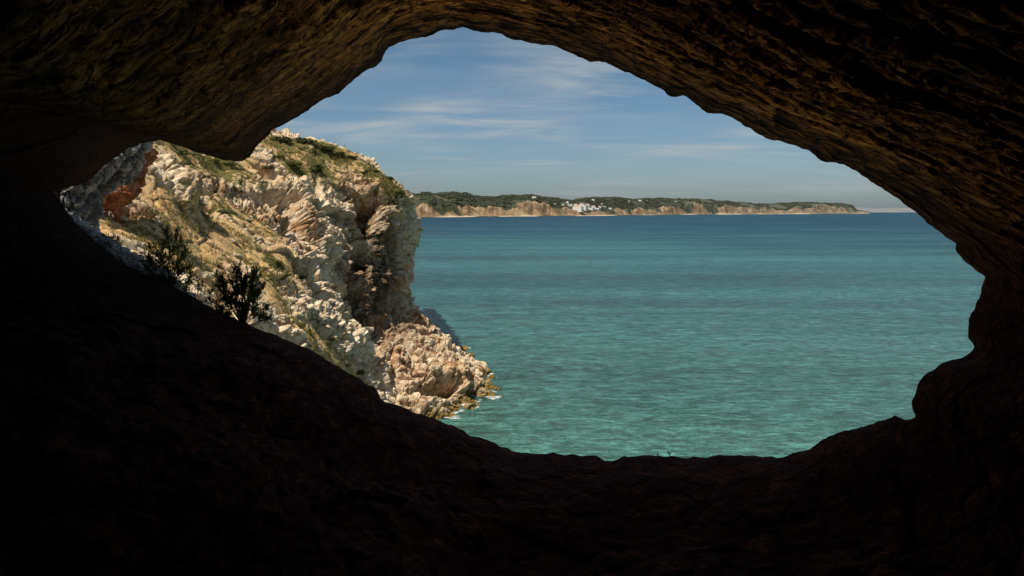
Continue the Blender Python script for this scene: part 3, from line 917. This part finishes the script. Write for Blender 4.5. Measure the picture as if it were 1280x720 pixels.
# low dry scrub over the soil: too many to count
idx = np.argwhere((mask[..., 0] > .35) & (NRM[..., 2] > .3))
idx = idx[rng.random(len(idx)) < .05]
pos = HG[idx[:, 0], idx[:, 1]]
pos = pos[pos[:, 1] > 30]
clump = fbm(pos / 3.0, 3, 81)
pos = pos[clump > .05]
nt = len(pos)
VV = []
per = 7
c = np.repeat(pos, per, 0) + rng.normal(0, .14, (nt * per, 3)) * np.array([1, 1, .3])
hgt = rng.uniform(.12, .34, (len(c), 1))
dirn = np.concatenate([rng.normal(0, .5, (len(c), 2)), np.ones((len(c), 1))], 1)
side = rng.normal(0, 1, (len(c), 3)); side[:, 2] = 0
side /= np.linalg.norm(side, axis=1, keepdims=True)
V = np.stack([c - side * .05, c + side * .05, c + dirn * hgt], 1).reshape(-1, 3)
tag(link('dry_scrub', mesh_from('dry_scrub', V, np.arange(len(V)).reshape(-1, 3), M_LEAFY)), 'low dry grass and scrub scattered over the brown slope of the headland', 'scrub', None, 'stuff')


# ------------------------------------------------------------------ shrubs on the lip of the cave
def tube_pts(a, b, r0, r1, V, Fc, n=5, bend=None):
    pts = [a, (a + b) / 2 + (bend if bend is not None else 0), b]
    base = len(V)
    for i, p in enumerate(pts):
        t = (b - a) / (np.linalg.norm(b - a) + 1e-9)
        s = np.cross(t, [.3, .8, .2]); s /= np.linalg.norm(s)
        u = np.cross(t, s)
        r = r0 + (r1 - r0) * i / 2
        for k in range(n):
            an = 2 * math.pi * k / n
            V.append(p + r * (math.cos(an) * s + math.sin(an) * u))
    for i in range(2):
        for k in range(n):
            Fc.append([base + i * n + k, base + i * n + (k + 1) % n, base + (i + 1) * n + (k + 1) % n, base + (i + 1) * n + k])


def spiky_shrub(label, base, tips, leaf, width, per, name='shrub', seed=0, twig=None):
    """stems from the base to tips (px, py, Y); each stem end carries narrow upright leaves"""
    r = np.random.default_rng(seed)
    B = at(*base)
    sV, sF, lV, lF = [], [], [], []
    ends = []
    for tp in tips:
        T = at(*tp) + np.array([0, r.normal(0, .12), 0])
        fork = B + (T - B) * r.uniform(.45, .75) + r.normal(0, .05, 3)
        tube_pts(B + r.normal(0, .02, 3), fork, .007, .005, sV, sF, 5, r.normal(0, .015, 3))
        tube_pts(fork, T, .005, .002, sV, sF, 5, r.normal(0, .015, 3))
        ends.append((fork, T))
    for fork, T in ends:
        ax = (T - fork) / (np.linalg.norm(T - fork) + 1e-9)
        ax = ax * .75 + np.array([0, 0, .55])
        L0 = np.linalg.norm(T - fork)
        for k in range(per):
            f = r.uniform(.05, 1.0) ** .7
            p = fork + (T - fork) * f
            d = ax * .7 + r.normal(0, .6, 3); d /= np.linalg.norm(d)
            L = leaf * r.uniform(.65, 1.25)
            s = np.cross(d, r.normal(0, 1, 3)); s /= np.linalg.norm(s)
            w = width * r.uniform(.8, 1.2)
            m_ = p + d * L * .55 + np.array([0, 0, -.04 * L])
            e = p + d * L
            q = len(lV)
            lV += [p - s * w * .3, p + s * w * .3, m_ + s * w, m_ - s * w, e + s * w * .15, e - s * w * .15]
            lF += [[q, q + 1, q + 2, q + 3], [q + 3, q + 2, q + 4, q + 5]]
    root = bpy.data.objects.new(name, None); col.objects.link(root)
    root.location = B; root.empty_display_size = .1
    tag(root, label, 'shrub')
    link('stem', mesh_from('stem', np.array(sV) - B, sF, M_STEM), root)
    link('foliage', mesh_from('foliage', np.array(lV) - B, np.array(lF), M_BLADE), root)
    return root


r_ = np.random.default_rng(3)
tips = [(184, 336, 14), (192, 342, 14), (238, 344, 14), (242, 352, 14), (240, 334, 14), (176, 328, 14), (214, 285, 14), (222, 288, 14), (206, 290, 14), (230, 296, 14), (236, 308, 14), (196, 306, 14), (186, 308, 14), (178, 315, 14), (190, 322, 14), (204, 305, 14), (218, 302, 14),
        (226, 318, 14), (228, 338, 14), (212, 318, 14), (200, 325, 14), (221, 328, 14), (208, 338, 14), (232, 318, 14), (216, 312, 14), (196, 316, 14), (183, 320, 14), (222, 342, 14)]
spiky_shrub('open feathery dark shrub with narrow leaves at the left on the cave lip', (212, 362, 14), tips, .13, .0095, 40, seed=1)
tips = [(280 + r_.uniform(-8, 45), 345 + r_.uniform(-14, 45), 13.2) for _ in range(42)] + [(268, 384, 13.2), (274, 392, 13.2), (266, 374, 13.2), (330, 392, 13.2), (338, 398, 13.2), (322, 396, 13.2), (284, 394, 13.2), (336, 384, 13.2), (300, 332, 13.2), (286, 338, 13.2), (310, 336, 13.2), (322, 346, 13.2), (331, 356, 13.2), (275, 350, 13.2), (327, 380, 13.2)]
spiky_shrub('dense rounded dark shrub with narrow leaves at the right on the cave lip', (304, 408, 13.2), tips, .115, .0095, 44, seed=2)
spiky_shrub('sparse sprig with few leaves between the feathery and the dense shrub', (250, 380, 13.5), [(228, 352, 13.5), (236, 356, 13.5), (244, 350, 13.5), (252, 356, 13.5), (258, 352, 13.5), (266, 356, 13.5), (270, 362, 13.5), (233, 362, 13.5), (262, 366, 13.5)], .10, .010, 12, seed=4)
spiky_shrub('short dark spiky tuft on the grey ledge near the left corner', (145, 309, 14.9), [(136, 296, 14.9), (142, 293, 14.9), (148, 295, 14.9), (154, 300, 14.9), (139, 300, 14.9), (150, 303, 14.9)], .11, .010, 9, name='spiky_tuft', seed=5)
spiky_shrub('small dark leafy tuft on the low middle of the cave floor rim', (822, 592, 10.85), [(806, 580, 10.8), (815, 576, 10.8), (824, 574, 10.8), (834, 573, 10.8), (840, 577, 10.8), (846, 582, 10.8), (818, 584, 10.8), (830, 582, 10.8), (838, 568, 10.8)], .065, .007, 10, name='leafy_tuft', seed=6)

# ------------------------------------------------------------------ sea, foam
S_ = 90000.
nx = 24
gx = np.linspace(-S_, S_, nx + 1)
gy = np.linspace(-S_, S_, nx + 1)
GX, GY = np.meshgrid(gx, gy, indexing='ij')
tag(link('sea', mesh_from('sea', np.stack([GX, GY, 0 * GX], -1), grid_faces(nx + 1, nx + 1), M_SEA)), 'blue green sea filling the bay out to the horizon', None, None, 'structure')


def foam_material():
    m = NT('sea_foam')
    f = m.attr('fade').outputs['Fac']
    n = m.noise(m.pos(), 1.6, 8, .8, .8)
    a = m.mr(m.math('ADD', n, m.math('MULTIPLY', f, .6)), .80, 1.0, 0, .8)
    b = m.n('BsdfDiffuse', {'Color': (.82, .85, .85, 1)})
    t = m.n('BsdfTransparent')
    x = m.n('MixShader', {0: a})
    m.t.links.new(t.outputs[0], x.inputs[1]); m.t.links.new(b.outputs[0], x.inputs[2])
    m.t.links.new(x.outputs[0], m.out.inputs[0])
    return m.m


M_FOAM = foam_material()
fv, fq, fa = [], [], []
for (px, py, rx, ry, st) in [(548, 519, 3.6, 3.2, 1.0), (568, 523, 3.0, 1.3, .85), (530, 522, 3., 4., .9), (606, 461, 1.6, 2.0, .85), (615, 489, 1.3, 1.6, .7), (586, 435, 1.2, 2.5, .8), (560, 512, 5., 2.0, .62), (590, 503, 4., 2.0, .6), (578, 420, 1.5, 4, .6)]:
    an = (py - 360) / F
    Y = H / math.tan(math.atan(an) + PITCH)
    c = at(px, py, Y)
    k = 24
    q = len(fv)
    for i in range(k + 1):
        for j in range(k + 1):
            a, b = i / k * 2 - 1, j / k * 2 - 1
            fv.append((c[0] + a * rx, c[1] + b * ry, .02 + .004 * (len(fq) // 576)))
            fa.append(st * max(0, 1 - math.hypot(a, b)))
    for i in range(k):
        for j in range(k):
            fq.append([q + i * (k + 1) + j, q + (i + 1) * (k + 1) + j, q + (i + 1) * (k + 1) + j + 1, q + i * (k + 1) + j + 1])
zz_ = HG[..., 2]
wl = np.argwhere((np.abs(zz_) < .12) & (U[:, None] > 4.6) & (U[:, None] < 9.3) & (Vv[None, :] > 7.5))
for kq in range(70):
    ij = wl[rng.integers(len(wl))]
    c = HG[ij[0], ij[1]]
    rx, ry = rng.uniform(.7, 1.9), rng.uniform(.7, 2.2)
    st = rng.uniform(.55, .95)
    k = 12
    q = len(fv)
    zf = .018 + .0021 * kq
    for i in range(k + 1):
        for j in range(k + 1):
            a, b = i / k * 2 - 1, j / k * 2 - 1
            fv.append((c[0] + .25 + a * rx, c[1] - .3 + b * ry, zf))
            fa.append(st * max(0, 1 - math.hypot(a, b)))
    for i in range(k):
        for j in range(k):
            fq.append([q + i * (k + 1) + j, q + (i + 1) * (k + 1) + j, q + (i + 1) * (k + 1) + j + 1, q + i * (k + 1) + j + 1])
tag(link('sea_foam', mesh_from('sea_foam', np.array(fv), np.array(fq), M_FOAM, False, {'fade': ('FLOAT', fa)})), 'white foam where the swell breaks against the rock shelf', 'foam', None, 'stuff')

# ------------------------------------------------------------------ far coast
cx = np.array([440, 480, 512, 540, 560, 600, 640, 660, 690, 715, 745, 775, 800, 830, 860, 900, 940, 980, 1020, 1055, 1068, 1085], float)
cY = np.array([3450, 3550, 3700, 3900, 4050, 4300, 4500, 4650, 4850, 5050, 5300, 5650, 6000, 6400, 6850, 7300, 7800, 8300, 8800, 9200, 9350, 9500], float)
sx = np.array([440, 500, 512, 528, 540, 560, 585, 610, 616, 628, 640, 665, 680, 705, 716, 725, 745, 775, 790, 800, 820, 845, 860, 890, 930, 960, 975, 1000, 1025, 1055, 1062, 1068, 1085], float)
sy = np.array([246, 244.5, 244, 243.5, 243, 242, 244.5, 247.5, 248.5, 246, 245, 246, 248, 250, 252, 249, 247.5, 248, 250.5, 250, 248.5, 250, 249, 251.5, 254.5, 256, 254.5, 253.3, 254.5, 255.5, 257, 263, 266], float)
NX = 1500
px = np.linspace(440, 1085, NX)
Y0 = np.interp(px, cx, cY)
top = np.interp(px, sx, sy)
OFF = np.concatenate([[-80, -5, 25, 45], np.linspace(70, 330, 26), np.linspace(350, 1000, 34), [1200, 1600, 2200, 3000]])
XX = ((px - 640) / F)[:, None]
ph = px[:, None] / 1.0
cliffh = 26 + 34 * sstep(-.35, .45, fbm(np.stack([px / 60., 0 * px, 0 * px], -1), 4, 91))[:, None]
gul = np.stack([px * 4.6 / 95., 0 * px, 0 * px + 3.], -1)
setback = 40 * fbm(gul, 3, 92)[:, None]
Yc = Y0[:, None] + OFF[None]
# ridge distance chosen per column, height set so that the ridge meets the skyline there
ridge = 720.
Zr = H + (Y0 + ridge) * (264 - top) / F
cfr = np.interp(px, [440, 512, 560, 620, 660, 690, 712, 760, 800, 850, 890, 950, 975, 990, 1020, 1055, 1068], [.4, .42, .5, .45, .6, .72, .3, .24, .45, .55, .75, .7, .35, .5, .7, .75, .6])
cliffh = (Zr * cfr)[:, None] * (.62 + .55 * sstep(-.45, .45, fbm(np.stack([px / 26., 0 * px, 0 * px], -1), 4, 91)))[:, None]
yy = OFF[None] + setback * sstep(10, 80, OFF)[None]
cl = sstep(40, 190, yy) * cliffh * (1 + .22 * fbm(np.stack([px[:, None] / 14. + 0 * yy, yy / 90., 0 * yy], -1), 4, 99))
up = (Zr[:, None] - cliffh) * sstep(140, ridge, OFF)[None]
Z = np.where(OFF[None] < 20, OFF[None] * .06, 1.2 + (OFF[None] - 20) * .03 * (OFF[None] < 60)) + cl + up
PP = np.stack([XX * Yc, Yc, Z], -1)
Z = Z + (7 * fbm(PP * np.array([1, 1, 0]) / 160., 4, 93) + 3.5 * ridged(PP * np.array([1, 1, 0]) / 60., 3, 94)) * sstep(60, 160, OFF)[None] * (1 - .6 * sstep(500, 720, OFF))[None]
Z = Z - sstep(900, 2600, OFF)[None] * 90
PP[..., 2] = Z
hol = fbm(PP * np.array([1, 1, 0]) / 330., 3, 97)
mk = np.zeros(PP.shape[:2] + (4,))
cliffm = sstep(40, 60, yy) * (1 - sstep(110, 230, yy + 200 * fbm(PP * np.array([1, 1, 0]) / 240., 3, 95)))
mk[..., 0] = np.clip(cliffm, 0, 1)
mk[..., 1] = (1 - sstep(40, 62, OFF))[None] * sstep(-.1, .15, fbm(np.stack([px / 60., 0 * px, 0 * px], -1), 2, 96))[:, None]
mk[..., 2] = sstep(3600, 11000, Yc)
mk[..., 3] = 1
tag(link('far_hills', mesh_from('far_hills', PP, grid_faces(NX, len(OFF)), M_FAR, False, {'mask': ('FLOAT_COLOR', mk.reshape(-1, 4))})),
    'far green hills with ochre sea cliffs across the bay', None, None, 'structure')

# farther hazy cape
px2 = np.linspace(1040, 1230, 260)
t2 = np.interp(px2, [1040, 1062, 1068, 1090, 1110, 1140, 1180, 1230], [258, 258, 259, 260.5, 259.6, 260.2, 260, 261])
OFF2 = np.array([-200, 0, 120, 400, 900, 1500, 2600, 4000.])
Yc2 = 20000 + OFF2[None] + 0 * px2[:, None]
Zr2 = H + 20900 * (264 - t2) / F
Z2 = Zr2[:, None] * np.array([-.1, 0, .45, .75, 1, .9, .5, -.1])[None] + 6 * fbm(np.stack([px2 / 5., 0 * px2, 0 * px2], -1), 3, 98)[:, None] * np.array([0, 0, 1, 1, 1, 1, 1, 0])[None]
P2 = np.stack([((px2 - 640) / F)[:, None] * Yc2, Yc2, Z2], -1)
mc = NT('hazy_cape_ground')
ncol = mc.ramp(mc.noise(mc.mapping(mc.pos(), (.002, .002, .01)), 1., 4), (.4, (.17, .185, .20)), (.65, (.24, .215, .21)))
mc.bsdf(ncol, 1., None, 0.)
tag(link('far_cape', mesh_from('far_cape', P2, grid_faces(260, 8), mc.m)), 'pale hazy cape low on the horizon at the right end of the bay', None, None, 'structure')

# tree canopy on the far ridges: a wood that reads as one mass
cand = rng.random((42000, 2))
iu = (cand[:, 0] * (NX - 1)).astype(int)
jv = rng.integers(18, 52, len(iu))
keep = (mk[iu, jv, 0] < .3) & (hol[iu, jv] > -.18)
iu, jv = iu[keep], jv[keep]
tp = PP[iu, jv] + rng.normal(0, 6, (len(iu), 3)) * np.array([1, 1, 0])
oc = np.array([(1, 0, 0), (0, 1, 0), (-1, 0, 0), (0, -1, 0), (0, 0, 1.), (0, 0, -.7)])
of = np.array([(0, 1, 4), (1, 2, 4), (2, 3, 4), (3, 0, 4), (1, 0, 5), (2, 1, 5), (3, 2, 5), (0, 3, 5)])
sc = rng.uniform(2.5, 5.5, (len(tp), 1, 1)) * np.array([1.2, 1.2, .85])
V = (tp[:, None] + np.array([0, 0, 2.]) + oc[None] * sc + rng.normal(0, .8, (len(tp), 6, 3))).reshape(-1, 3)
Fo = (np.arange(len(tp))[:, None, None] * 6 + of[None]).reshape(-1, 3)
tag(link('woodland', mesh_from('woodland', V, Fo, M_WOOD)), 'dark green woodland covering the far hills', 'woodland', None, 'stuff')

# ------------------------------------------------------------------ the white village across the bay
far_bvh = BVHTree.FromPolygons([Vector(v) for v in PP.reshape(-1, 3)], grid_faces(NX, len(OFF)).tolist())


def box_faces(V, Fc, x0, x1, y0, y1, z0, z1):
    q = len(V)
    V += [(x0, y0, z0), (x1, y0, z0), (x1, y1, z0), (x0, y1, z0), (x0, y0, z1), (x1, y0, z1), (x1, y1, z1), (x0, y1, z1)]
    Fc += [[q, q + 3, q + 2, q + 1], [q + 4, q + 5, q + 6, q + 7], [q, q + 1, q + 5, q + 4], [q + 1, q + 2, q + 6, q + 5], [q + 2, q + 3, q + 7, q + 6], [q + 3, q, q + 4, q + 7]]


def hip_roof(V, Fc, x0, x1, y0, y1, z, h):
    q = len(V)
    ym = (y0 + y1) / 2
    i = min((x1 - x0), (y1 - y0)) * .4
    V += [(x0, y0, z), (x1, y0, z), (x1, y1, z), (x0, y1, z), (x0 + i, ym, z + h), (x1 - i, ym, z + h)]
    Fc += [[q, q + 1, q + 5, q + 4], [q + 2, q + 3, q + 4, q + 5], [q + 1, q + 2, q + 5], [q + 3, q, q + 4], [q, q + 3, q + 2, q + 1]]


def house(loc, w, d, h, floors, label, roofed=True, name='house', group=None):
    root = bpy.data.objects.new(name, None); col.objects.link(root)
    root.location = loc
    tag(root, label, 'house' if name == 'house' else 'building', group)
    V, Fc = [], []
    box_faces(V, Fc, -w / 2, w / 2, -d / 2, d / 2, -8, h)
    root.rotation_euler = (0, 0, -random.uniform(.45, .8))
    link('wall', mesh_from('wall', V, Fc, M_HWALL), root)
    V, Fc = [], []
    if roofed: hip_roof(V, Fc, -w / 2 - .6, w / 2 + .6, -d / 2 - .6, d / 2 + .6, h + .02, min(w, d) * .28)
    else: box_faces(V, Fc, -w / 2 - .2, w / 2 + .2, -d / 2 - .2, d / 2 + .2, h + .01, h + .6)
    link('roof', mesh_from('roof', V, Fc, M_HROOF if roofed else M_HWALL), root)
    nwin = max(2, int(w / 6))
    for fl in range(floors):
        for i in range(nwin):
            x = -w / 2 + (i + .5) * w / nwin
            z = (fl + .35) * h / floors
            V, Fc = [], []
            box_faces(V, Fc, x - .8, x + .8, -d / 2 - .06, -d / 2 - .004, z, z + 1.5)
            link('window', mesh_from('window', V, Fc, M_HGLASS), root)
    return root


def far_hit(px, py):
    p = at(px, py, 100.)
    h = far_bvh.ray_cast(Vector(CAM), Vector(p - CAM).normalized())
    return h[0]


vill = [
    # px, py(base), width px, height px, floors, roofed, label, name
    (722.5, 263.5, 12, 5.0, 3, True, 'widest white seaside block at the left of the village on the shore', 'seaside_building'),
    (730.5, 262.5, 8, 6.0, 4, False, 'tallest flat roofed white block in the middle of the shore village', 'seaside_building'),
    (738, 263.3, 9, 3.6, 2, False, 'low white block right of the tallest one on the shore', 'seaside_building'),
    (746, 262.2, 9, 2.2, 2, False, 'long low white terrace at the right end of the shore village', 'seaside_building'),
    (720, 259.8, 5, 4.2, 2, True, 'white house with red roof above the widest block', 'house'),
    (726.5, 259, 5, 4.0, 2, True, 'white house with red roof left of the tallest block', 'house'),
    (734.5, 259.2, 5, 3.6, 2, True, 'white house with red roof right of the tallest block', 'house'),
    (742, 260.2, 4, 2.6, 2, True, 'small red roofed house above the low white block', 'house'),
    (750, 260, 4, 2.0, 1, True, 'small red roofed house above the long terrace', 'house'),
    (714, 257.8, 4, 2.2, 2, True, 'white house on the slope left of the shore village', 'house'),
    (709.5, 254.2, 3, 2.4, 2, False, 'upper white house of the two on the wooded slope left of the village', 'house'),
    (711, 257.2, 3, 1.6, 1, False, 'lower white house of the two on the wooded slope left of the village', 'house'),
    (741.5, 250.6, 4, 1.6, 1, False, 'white villa alone in the woods above the village', 'house'),
    (668, 247.5, 6, 1.8, 1, False, 'white villa on the skyline left of the village', 'house'),
    (704, 256.5, 3, 1.3, 1, False, 'greyish house farthest left on the wooded slope', 'house'),
    (800, 251.5, 5, 1.5, 1, False, 'pale house on the ridge right of the village', 'house'),
    (808, 251.8, 3, 1.3, 1, False, 'small pale house right of the other on the ridge', 'house'),
    (694, 255.5, 3, 1.2, 1, False, 'small white house on the wooded slope between cliff and village', 'house'),
    (756, 259.5, 4, 1.6, 1, False, 'low white house right of the long terrace above the beach', 'house'),
    (763, 261.2, 4, 1.4, 1, False, 'white cabin at the back of the beach right of the village', 'house'),
    (752, 256, 3, 1.4, 1, True, 'red roofed house up in the trees right of the village', 'house'),
    (729, 255.8, 3, 1.4, 1, False, 'white house up in the trees over the tallest block', 'house'),
    (845, 252.5, 3, 1.2, 1, False, 'tiny pale house on the far right ridge', 'house'),
    (786, 252.5, 3, 1.4, 1, False, 'small pale house left on the ridge right of the village', 'house')]
for (px_, py_, wp, hp, fl, rf, lab, nm) in vill:
    hit = far_hit(px_, py_)
    if hit is None: continue
    s = hit.y / F
    house(hit, wp * s, max(10, wp * s * .55), hp * s, fl, lab, rf, nm, 'white buildings of the far village')

# ------------------------------------------------------------------ sky and sun
SUN = Vector((-.28, -.31, .90)).normalized()
elev = math.asin(SUN.z)
rot = math.atan2(SUN.x, SUN.y)
w = bpy.data.worlds.new('World')
scene.world = w
w.use_nodes = True
nt = w.node_tree
nt.nodes.clear()


def wn(ty, ins=None, **kw):
    nd = nt.nodes.new('ShaderNode' + ty)
    for k, v in kw.items(): setattr(nd, k, v)
    for k, v in (ins or {}).items():
        if isinstance(v, bpy.types.NodeSocket): nt.links.new(v, nd.inputs[k])
        else: nd.inputs[k].default_value = v
    return nd


sky = wn('TexSky', sky_type='NISHITA', sun_disc=False, sun_elevation=elev, sun_rotation=rot, altitude=0, air_density=1.0, dust_density=1.0, ozone_density=2.0)
tc = wn('TexCoord')
sp = wn('SeparateXYZ', {0: tc.outputs['Generated']})
zz = wn('Math', {0: sp.outputs[2]}, operation='ABSOLUTE')
zz = wn('Math', {0: zz.outputs[0], 1: .13}, operation='ADD')
dx_ = wn('Math', {0: sp.outputs[0], 1: zz.outputs[0]}, operation='DIVIDE')
dy_ = wn('Math', {0: sp.outputs[1], 1: zz.outputs[0]}, operation='DIVIDE')
cv_ = wn('CombineXYZ', {0: dx_.outputs[0], 1: dy_.outputs[0]})
mp = wn('Mapping', {'Vector': cv_.outputs[0], 'Scale': (.55, 1.7, 1), 'Rotation': (0, 0, .5), 'Location': (1.3, .4, 0)})
n1 = wn('TexNoise', {'Vector': mp.outputs[0], 'Scale': 1.15, 'Detail': 8, 'Roughness': .6, 'Distortion': .5})
mp2 = wn('Mapping', {'Vector': cv_.outputs[0], 'Scale': (.55, 2.2, 1), 'Rotation': (0, 0, -.12), 'Location': (.3, 2.4, 0)})
n2 = wn('TexNoise', {'Vector': mp2.outputs[0], 'Scale': 1.6, 'Detail': 8, 'Roughness': .62, 'Distortion': .3})
msk = wn('TexNoise', {'Vector': cv_.outputs[0], 'Scale': .9, 'Detail': 2, 'Roughness': .5})
msk = wn('MapRange', {0: msk.outputs[0], 1: .42, 2: .60, 3: .15, 4: 1.15})
a1 = wn('MapRange', {0: n1.outputs[0], 1: .44, 2: .66, 3: 0., 4: .95})
a2 = wn('MapRange', {0: n2.outputs[0], 1: .49, 2: .64, 3: 0., 4: .85})
am = wn('Math', {0: a1.outputs[0], 1: a2.outputs[0]}, operation='MAXIMUM')
hzc = wn('MapRange', {0: sp.outputs[2], 1: .01, 2: .10, 3: .15, 4: 1.})
am = wn('Math', {0: am.outputs[0], 1: msk.outputs[0]}, operation='MULTIPLY', use_clamp=True)
am = wn('Math', {0: am.outputs[0], 1: hzc.outputs[0]}, operation='MULTIPLY', use_clamp=True)
hz = wn('MapRange', {0: sp.outputs[2], 1: 0., 2: .28})
tc_ = wn('MixRGB', {0: hz.outputs[0], 1: (.80, .95, 1.16, 1), 2: (.48, .70, .74, 1)})
tint = wn('MixRGB', {0: 1.0, 1: sky.outputs[0], 2: tc_.outputs[0]}, blend_type='MULTIPLY')
cl_ = wn('MixRGB', {0: am.outputs[0], 1: tint.outputs[0], 2: (5.4, 5.8, 6.0, 1)}, blend_type='MIX')
bg = wn('Background', {'Color': cl_.outputs[0], 'Strength': .08})
wo = wn('OutputWorld')
nt.links.new(bg.outputs[0], wo.inputs[0])

sl = bpy.data.lights.new('sun', 'SUN')
sl.energy = 5.0
sl.angle = math.radians(.53)
sl.color = (1.0, .94, .80)
so = bpy.data.objects.new('sun', sl)
col.objects.link(so)
so.rotation_euler = (-SUN).to_track_quat('-Z', 'Y').to_euler()
so.location = (0, 0, 200)

# ------------------------------------------------------------------ camera
cam = bpy.data.cameras.new('camera')
cam.lens = LENS
cam.sensor_width = 36
cam.clip_start = .05
cam.clip_end = 300000
co = bpy.data.objects.new('camera', cam)
col.objects.link(co)
co.location = CAM
co.rotation_euler = (math.pi / 2 - PITCH, 0, 0)
scene.camera = co

scene.view_settings.view_transform = 'Standard'
scene.view_settings.look = 'None'
scene.view_settings.exposure = 0
scene.render.engine = 'CYCLES'
scene.cycles.use_denoising = True
scene.cycles.max_bounces = 8
scene.cycles.transparent_max_bounces = 64
scene.cycles.diffuse_bounces = 5
scene.cycles.sample_clamp_indirect = 6
